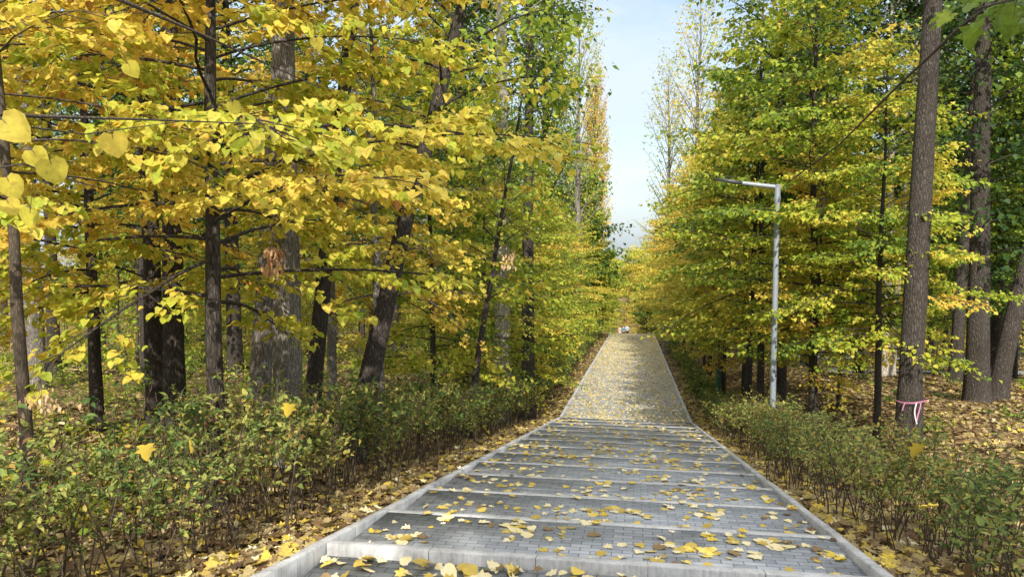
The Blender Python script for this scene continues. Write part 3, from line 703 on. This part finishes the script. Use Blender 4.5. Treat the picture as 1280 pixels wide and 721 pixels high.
# ------------------------------------------------------------------ lamp posts
def lamp(v, u, label):
    o = thing('lamp_post', (u, v, gz(u, v)), label, 'lamp post', 'lamp posts along the path')
    m = MB(); zt = 6.2
    m.tube([(0, 0, -.2), (0, 0, 3), (0, 0, zt - .35)], [.070, .066, .062], 20); m.tube([(0, 0, zt - .37), (0, 0, zt)], [.068, .068], 20)
    link('pole', m.mesh('pole', M_STEEL, True), o)
    m = MB(); m.tube([(0, 0, -.02), (0, 0, .02)], [.13, .13], 20); link('base_flange', m.mesh('base_flange', M_STEEL), o)
    a = R(8); L = .78
    m = MB(); m.tube([(.06, 0, zt - .05), (-L * .5, 0, zt - .05 + L * .5 * math.tan(a)), (-L, 0, zt - .05 + L * math.tan(a))], [.054, .05, .046], 16)
    link('arm', m.mesh('arm', M_STEEL, True), o)
    for a_, b_, r_ in ((zt - .33, zt - .25, .076), (zt - .02, zt + .015, .078)):
        m = MB(); m.tube([(0, 0, a_), (0, 0, b_)], [r_, r_], 20); link('collar', m.mesh('collar', M_STEEL), o)
    m = MB(); m.box((-.05, -.082, .5), (.05, -.060, .85)); link('access_door', m.mesh('access_door', M_STEEL), o)
    h = MB(); x0 = -L - .02; z0 = zt - .05 + L * math.tan(a)
    pr = [(0, -.06, -.035), (0, .06, -.035), (0, .06, .03), (0, -.06, .03), (-.62, -.11, -.005), (-.62, .11, -.005), (-.62, .10, .022), (-.62, -.10, .022), (-.16, -.13, -.04), (-.16, .13, -.04), (-.16, .12, .04), (-.16, -.12, .04)]
    vv = [(x0 + x, y, z0 + z - x * math.tan(a)) for x, y, z in pr]
    fs = [(0, 3, 2, 1)]
    for A, B in ((0, 8), (8, 4)):
        for k in range(4): fs.append((A + k, A + (k + 1) % 4, B + (k + 1) % 4, B + k))
    fs.append((4, 5, 6, 7)); h.add(vv, fs)
    lh = link('lamp_head', h.mesh('lamp_head', M_LAMPD), o)
    m = MB(); zz0 = z0 - .045
    q = [(-.2, -.09), (-.56, -.085), (-.56, .085), (-.2, .09)]
    bot = lambda x: z0 - x * math.tan(a) + (-.04 + (-x - .16) / .46 * .035) - .006
    m.add([(x0 + x, y, bot(x)) for x, y in q] + [(x0 + x, y, bot(x) + .004) for x, y in q], [(0, 1, 2, 3), (4, 7, 6, 5), (0, 4, 5, 1), (1, 5, 6, 2), (2, 6, 7, 3), (3, 7, 4, 0)])
    link('lens', m.mesh('lens', M_LENS), lh)
    return o
pL = at(966, 500, 17.3)
lamp(pL[1], pL[0], 'tall galvanised lamp post with an angled arm, nearest one, standing in the right hedge')
lamp(57, 3.45, 'grey lamp post half way down the right hedge, second from the camera')
lamp(96, 3.5, 'tiny grey lamp post at the end of the right hedge')

# green post
p = base_at(898, 30)
o = thing('green_post', p, 'dark green round post behind the right hedge beside a slim young tree', 'post')
m = MB(); m.tube([(0, 0, -.1), (0, 0, 1.2), (0, 0, 1.75)], [.10, .10, .10], 16); link('post', m.mesh('post', M_GREEN, True), o)
m = MB(); m.tube([(0, 0, 1.74), (0, 0, 1.80)], [.115, .10], 16); link('cap', m.mesh('cap', M_GREEN), o)

# ribbon on the trunk
M_RIB = simple_mat('pink_ribbon', (.42, .16, .25), .6, 0, 60, .5)
M_RIBW = simple_mat('white_ribbon', (.55, .48, .50), .6)
bx, by, bz = R1.location
o = thing('ribbon', (bx + .03, by, bz + 1.05), 'pink and white ribbon tied round the tall brown trunk right of the lamp post', 'ribbon')
m = MB(); th = np.linspace(0, 2 * np.pi, 33)
for rr, zo in ((.32, 0), (.335, .012)):
    V0 = np.concatenate([np.stack([rr * np.cos(th), rr * np.sin(th), zo + .03 * np.sin(th * 2 + rr * 9) - .010 + 0 * th], 1), np.stack([rr * np.cos(th), rr * np.sin(th), zo + .03 * np.sin(th * 2 + rr * 9) + .010], 1)])
    m.add(V0, [(k, k + 1, 34 + k, 33 + k) for k in range(32)])
link('loop', m.mesh('loop', M_RIB), o)
for dx, mt, ll in ((.0, M_RIBW, .42), (.05, M_RIB, .35), (-.2, M_RIB, .18)):
    m = MB(); zz = np.linspace(0, -ll, 7); xx = dx + .03 * np.sin(zz * 9 + dx * 30)
    yy = -np.sqrt(np.maximum(.345 ** 2 - xx ** 2, .01))
    V0 = np.concatenate([np.stack([xx - .011, yy, zz], 1), np.stack([xx + .011, yy - .004, zz], 1)]); m.add(V0, [(k, k + 1, 8 + k, 7 + k) for k in range(6)])
    link('tail', m.mesh('tail', mt), o)

# ------------------------------------------------------------------ trees just outside the frame whose low branches reach in
def spray(name, o, twigs, leaves, tpl, tn, mlf=M_LEAF):
    """bare twigs and single leaves, given in world space, as two parts of the tree o"""
    off = np.array(o.location)
    m = MB()
    for pts, r0_, r1_ in twigs: m.tube(np.array(pts) - off, np.linspace(r0_, r1_, len(pts)), 6, True)
    for l in leaves:
        d_ = nrm(np.array(l[1], float)); m.tube(np.array([l[0] + d_ * .01, l[0] - d_ * .03 + [0, 0, .006], l[0] - d_ * .05 + [0, 0, .022]]) - off, np.array([.0009, .0009, .0012]), 4, False)
    link('branch', m.mesh('branch', M_TWIG, True), o)
    m = MB(); P = np.array([l[0] for l in leaves]) - off; D = np.array([l[1] for l in leaves], float); N = np.array([l[2] for l in leaves], float)
    put_leaves(m, tpl, P, D, N, np.array([l[3] for l in leaves]), np.clip(rng.normal(tn, .035, len(P)), 0, 1))
    link('branch_leaves', m.mesh('branch_leaves', mlf), o)
o = plant_tree('linden_tree', 'under0', pl(-4.9, -1.6), 'yellow tree beyond the left edge with only a near leafy twig in view', 'tree', None, 0, 1, .14)
back = np.array(o.location) + np.array([0, 0, 1.9])
lv = []
for px, py, d, sz, tw_ in ((2, 150, 1.55, .062, 1.3), (40, 188, 1.7, .045, .6), (62, 200, 1.65, .055, .2), (140, 168, 1.75, .055, .1), (8, 222, 1.7, .05, .4), (38, 262, 1.8, .045, -.3), (8, 250, 2.0, .045, .5), (290, 128, 2.6, .045, .3), (395, 48, 2.9, .045, .2), (160, 80, 2.6, .05, .6)):
    lv.append((at(px, py, d), RGT * tw_ + np.array([0, 0, -1.]) + FWD * .2, -FWD + np.array([rng.normal(0, .2), 0, .5]), sz))
spray('near', o, [([back, at(-300, 120, 1.6), at(-60, 140, 1.75), at(60, 146, 2.0), at(190, 150, 2.4), at(350, 156, 3.0)], .011, .0015), ([at(-60, 140, 1.75), at(30, 158, 2.0), at(105, 168, 2.2), at(240, 150, 2.6)], .004, .0012),
                   ([at(-300, 120, 1.6), at(-40, 215, 1.75), at(30, 205, 1.8), at(110, 232, 2.0)], .005, .0013), ([back, at(-100, -70, 1.9), at(130, -8, 2.3), at(240, 38, 2.6), at(400, 110, 3.2)], .012, .002)], lv, HEART, .62)
o = plant_tree('maple_tree', 'under1', pl(5.6, -1.2), 'green maple beyond the right edge, its broad leaves hanging into the top corner', 'tree', None, 2, 1, -.05)
lv = []
for k in range(46):
    px, py = rng.uniform(1180, 1310), rng.uniform(-30, 34); d = rng.uniform(2.6, 3.4)
    py = min(py, (px - 1165) * .7)
    lv.append((at(px, py, d), RGT * rng.normal(-.5, .5) + np.array([0, 0, rng.uniform(-.7, -.1)]) + FWD * rng.normal(0, .4), np.array([0, 0, 1.]) - FWD * .5 + rng.normal(0, .3, 3), rng.uniform(.06, .10)))
o2 = np.array(o.location) + np.array([0, 0, 3.2]); o.rotation_euler = (0, 0, 0)
spray('near', o, [([o2, at(1420, -60, 2.2), at(1300, -10, 2.5), at(1220, 12, 2.7)], .016, .003), ([o2, at(1420, -120, 2.3), at(1203, 32, 3.2), at(1120, 110, 4.2), at(1050, 180, 5.4), at(985, 228, 6.8)], .009, .005)], lv, MAPLE, .30)
sp('linden_tree', 'near3', 415, 17, 'golden tree deeper behind the rough leaning trunk', 2.4, .95, .0)
plant_tree('forest_tree', 'tall1', pl(4.3, -12), 'unseen tall tree close behind the camera, added to shade the steps', 'tree', None, 1, .95, 0)  # unseen tree, added behind the camera to cast shade on the steps
plant_tree('forest_tree', 'tall2', pl(4.8, -18), 'unseen tallest tree farther behind the camera, added to shade the steps', 'tree', None, 1, 1.2, 0)  # second unseen shade caster for the steps, added farther back

# hanging clumps of dead leaves
M_DEAD = leaf_mat('dead_leaf_blades', [(0, (.22, .10, .04)), (.5, (.42, .22, .09)), (1, (.60, .44, .26))], .2, .7)
def dead(px, py, d, n, w_, h_, tn, label, lf=1):
    c = at(px, py, d); m = MB()
    P = c + np.stack([rng.normal(0, w_, n), rng.normal(0, w_, n), rng.uniform(-h_, 0, n)], 1)
    D = np.stack([rng.normal(0, .25, n), rng.normal(0, .25, n), -np.ones(n)], 1); N = rng.normal(0, 1, (n, 3))
    put_leaves(m, OVAL, P, D, N, lf * rng.uniform(.05, .10, n), np.clip(rng.normal(tn, .15, n), 0, 1))
    st = MB()
    for k in range(0, n, 6): st.tube(np.array([c + [0, 0, .12 * lf], c * .5 + P[k] * .5 + [0, 0, .05 * lf], P[k]]), np.array([.003, .0022, .0015]) * lf, 3, False)
    o = thing('dead_leaf_clump', c, label, 'dead leaves')
    for nm_, mm, mt_ in (('dead_leaves', m, M_DEAD), ('twigs', st, M_TWIG)):
        x = link(nm_, mm.mesh(nm_, mt_), o); x.location = [-float(q) for q in c]
dead(342, 305, 6.4, 46, .045, .24, .5, 'orange brown clump of dead leaves hanging in front of the thickest pale trunk')
dead(636, 312, 13, 45, .07, .30, .85, 'pale dry clump of seed wings hanging from the green tree by the left hedge')
dead(52, 488, 4.4, 40, .07, .10, .8, 'pale dry flower head on the left hedge below the thin leaning sapling', .5)

# yellow leaves caught in the hedges
for q, (px, py, d, sz, lb) in enumerate([(362, 505, 5.5, .10, 'yellow leaf caught on top of the left hedge, farther of the caught leaves'), (236, 549, 4.6, .10, 'bright yellow leaf caught upright in the left hedge'), (182, 556, 4.5, .10, 'crumpled yellow leaf caught in the left hedge, leftmost one'),
        (1150, 556, 6.2, .13, 'orange yellow leaf caught on top of the right hedge'), (1190, 570, 6.0, .10, 'tan yellow leaf resting on the right hedge next to the orange one'), (1172, 632, 5.4, .12, 'yellow leaf hanging low inside the right hedge'), (1216, 706, 4.9, .12, 'pinkish brown curled leaf at the bottom right under the hedge'), (1242, 630, 5.4, .05, 'small red leaf in the right hedge at the right edge')]):
    m = MB(); V_, T_ = MAPLE; m.add(V_ * [1, 1, 1.5], T_, np.full(len(V_), [.84, .84, .8, .84, .72, .84, .3, .1][q]))
    o = link('caught_leaf', m.mesh('caught_leaf', M_LITTER if q < 7 else simple_mat('red_leaf', (.55, .06, .03), .6)), None, at(px, py, d)); o.scale = (sz,) * 3
    o.rotation_euler = (R(-60 + rng.normal(0, 20)), rng.normal(0, .3), rng.normal(YAW, .6)); tag(o, lb, 'leaf')

# ------------------------------------------------------------------ people at the end of the path
M_SKIN = simple_mat('skin', (.55, .36, .27), .55); M_HAIR = simple_mat('dark_hair', (.03, .022, .018), .6)
def skin(name, J, E, material, parent, root=0):
    me = bpy.data.meshes.new(name); me.from_pydata([j[:3] for j in J], E, []); me.materials.append(material)
    o = link(name, me, parent)
    sk = o.modifiers.new('skin', 'SKIN'); sk.use_smooth_shade = True
    for k, j in enumerate(J):
        dd = me.skin_vertices[0].data[k]; rr = j[3]; dd.radius = rr if isinstance(rr, tuple) else (rr, rr); dd.use_root = (k == root)
    sb = o.modifiers.new('subdivision', 'SUBSURF'); sb.levels = sb.render_levels = 2
    return o
def person(px, d, label, top, legs, rz, h=1.72, st=.16):
    p = at(px, 410, d); o = thing('person', (p[0], p[1], surf(p[0], p[1])), label, 'person', None, rz, h / 1.72)
    # pelvis, chest, neck, head, arms, legs, walking pose (forward = +y)
    J = [(0, 0, .95, (.15, .10)), (0, 0, 1.15, (.13, .10)), (0, .01, 1.38, (.17, .11)), (0, .01, 1.48, (.055, .055)), (0, .02, 1.56, (.065, .075)), (0, .03, 1.66, (.07, .085)), (0, .03, 1.71, (.045, .055)),
         (-.19, 0, 1.40, .055), (-.24, -.03, 1.13, .042), (-.23, .10, .90, .032), (-.23, .14, .82, (.02, .04)), (.19, 0, 1.40, .055), (.24, -.06, 1.13, .042), (.24, -.06, .89, .032), (.24, -.05, .80, (.02, .04)),
         (-.10, 0, .88, .085), (-.10, st, .50, .058), (-.10, st * 1.2, .09, .04), (-.10, st * 1.2 + .16, .04, (.04, .03)), (.10, 0, .88, .085), (.10, -st * .3, .50, .058), (.10, -st * 1.8, .13, .04), (.10, -st * 1.8 + .14, .04, (.04, .03))]
    E = [(0, 1), (1, 2), (2, 3), (3, 4), (4, 5), (5, 6), (2, 7), (7, 8), (8, 9), (9, 10), (2, 11), (11, 12), (12, 13), (13, 14), (0, 15), (15, 16), (16, 17), (17, 18), (0, 19), (19, 20), (20, 21), (21, 22)]
    skin('body', J, E, M_SKIN, o)
    g = lambda r, k: tuple(x * k + .012 for x in r) if isinstance(r, tuple) else r * k + .012
    ids = [0, 1, 2, 7, 8, 9, 11, 12, 13]; mp_ = {a: b for b, a in enumerate(ids)}
    skin('jacket', [(*J[a][:3], g(J[a][3], 1.1)) for a in ids], [(mp_[a], mp_[b]) for a, b in E if a in mp_ and b in mp_], top, o)
    ids = [0, 15, 16, 17, 19, 20, 21]; mp2 = {a: b for b, a in enumerate(ids)}
    skin('trousers', [(*J[a][:3], g(J[a][3], 1.06)) for a in ids], [(mp2[a], mp2[b]) for a, b in E if a in mp2 and b in mp2], legs, o)
    skin('hair', [(0, .0, 1.62, (.06, .06)), (0, .0, 1.68, (.078, .085)), (0, .015, 1.73, (.05, .06))], [(0, 1), (1, 2)], M_HAIR, o)
person(784, 94.5, 'person in pale blue top and dark trousers walking away at the path end', simple_mat('pale_blue_cloth', (.27, .36, .44), .8), simple_mat('dark_trousers', (.02, .025, .04), .8), YAW * 0 + .1)
person(779.5, 95.5, 'person in dark teal clothes walking beside the one in pale blue', simple_mat('teal_cloth', (.05, .16, .17), .8), simple_mat('navy_trousers', (.03, .04, .06), .8), -.1, 1.66)
person(775, 96, 'person in a pale pink jacket at the left end of the far group', simple_mat('pale_pink_cloth', (.42, .29, .26), .8), simple_mat('beige_trousers', (.50, .42, .36), .8), .2, 1.6)

# ------------------------------------------------------------------ light and sky
EL, AZ = R(38), R(172)
ts = Vector((math.sin(AZ) * math.cos(EL), math.cos(AZ) * math.cos(EL), math.sin(EL)))
sl = bpy.data.lights.new('sun', 'SUN'); so = bpy.data.objects.new('sun', sl); COL.objects.link(so)
sl.energy = 4.1; sl.angle = R(.53); sl.color = (1, .95, .86)
so.rotation_euler = ts.to_track_quat('Z', 'Y').to_euler(); so.location = (-20, -30, 40)
w = bpy.data.worlds.new('World'); SC.world = w; w.use_nodes = True
nt = w.node_tree; nd = nt.nodes; lk = nt.links; nd.clear()
out = nd.new('ShaderNodeOutputWorld'); bg = nd.new('ShaderNodeBackground'); sky = nd.new('ShaderNodeTexSky')
sky.sky_type = 'NISHITA'; sky.sun_disc = False; sky.sun_elevation = EL; sky.sun_rotation = AZ; sky.air_density = 1.0; sky.dust_density = 1.5
tc = nd.new('ShaderNodeTexCoord'); mp = nd.new('ShaderNodeMapping'); mp.inputs['Scale'].default_value = (1, 1, 2.6)
lk.new(tc.outputs['Generated'], mp.inputs[0])
n = noise(nd, lk, mp.outputs[0], 3.2, 7, .6)
r = ramp(nd, [(.40, (0, 0, 0)), (.62, (1, 1, 1))]); lk.new(n.outputs['Fac'], r.inputs[0])
mx = nd.new('ShaderNodeMix'); mx.data_type = 'RGBA'
f = nd.new('ShaderNodeMath'); f.operation = 'MULTIPLY_ADD'; f.inputs[1].default_value = .55; f.inputs[2].default_value = .35; lk.new(r.outputs[0], f.inputs[0])
# clouds: brightened overhead, out of view, to add fill light
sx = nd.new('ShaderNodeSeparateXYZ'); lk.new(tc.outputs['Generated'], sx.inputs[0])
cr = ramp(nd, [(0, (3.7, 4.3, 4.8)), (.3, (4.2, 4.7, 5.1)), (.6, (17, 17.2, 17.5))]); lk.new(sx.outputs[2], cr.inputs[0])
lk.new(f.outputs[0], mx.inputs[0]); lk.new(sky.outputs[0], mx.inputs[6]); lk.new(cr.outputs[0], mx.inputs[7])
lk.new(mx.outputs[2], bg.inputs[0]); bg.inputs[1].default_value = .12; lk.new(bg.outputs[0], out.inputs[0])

SC.view_settings.view_transform = 'Standard'; SC.view_settings.look = 'None'; SC.view_settings.gamma = 1; SC.view_settings.use_curve_mapping = False
SC.view_settings.exposure = .82
cy = SC.cycles
cy.max_bounces = 6; cy.diffuse_bounces = 4; cy.transmission_bounces = 4; cy.transparent_max_bounces = 4; cy.glossy_bounces = 2
cy.use_denoising = True
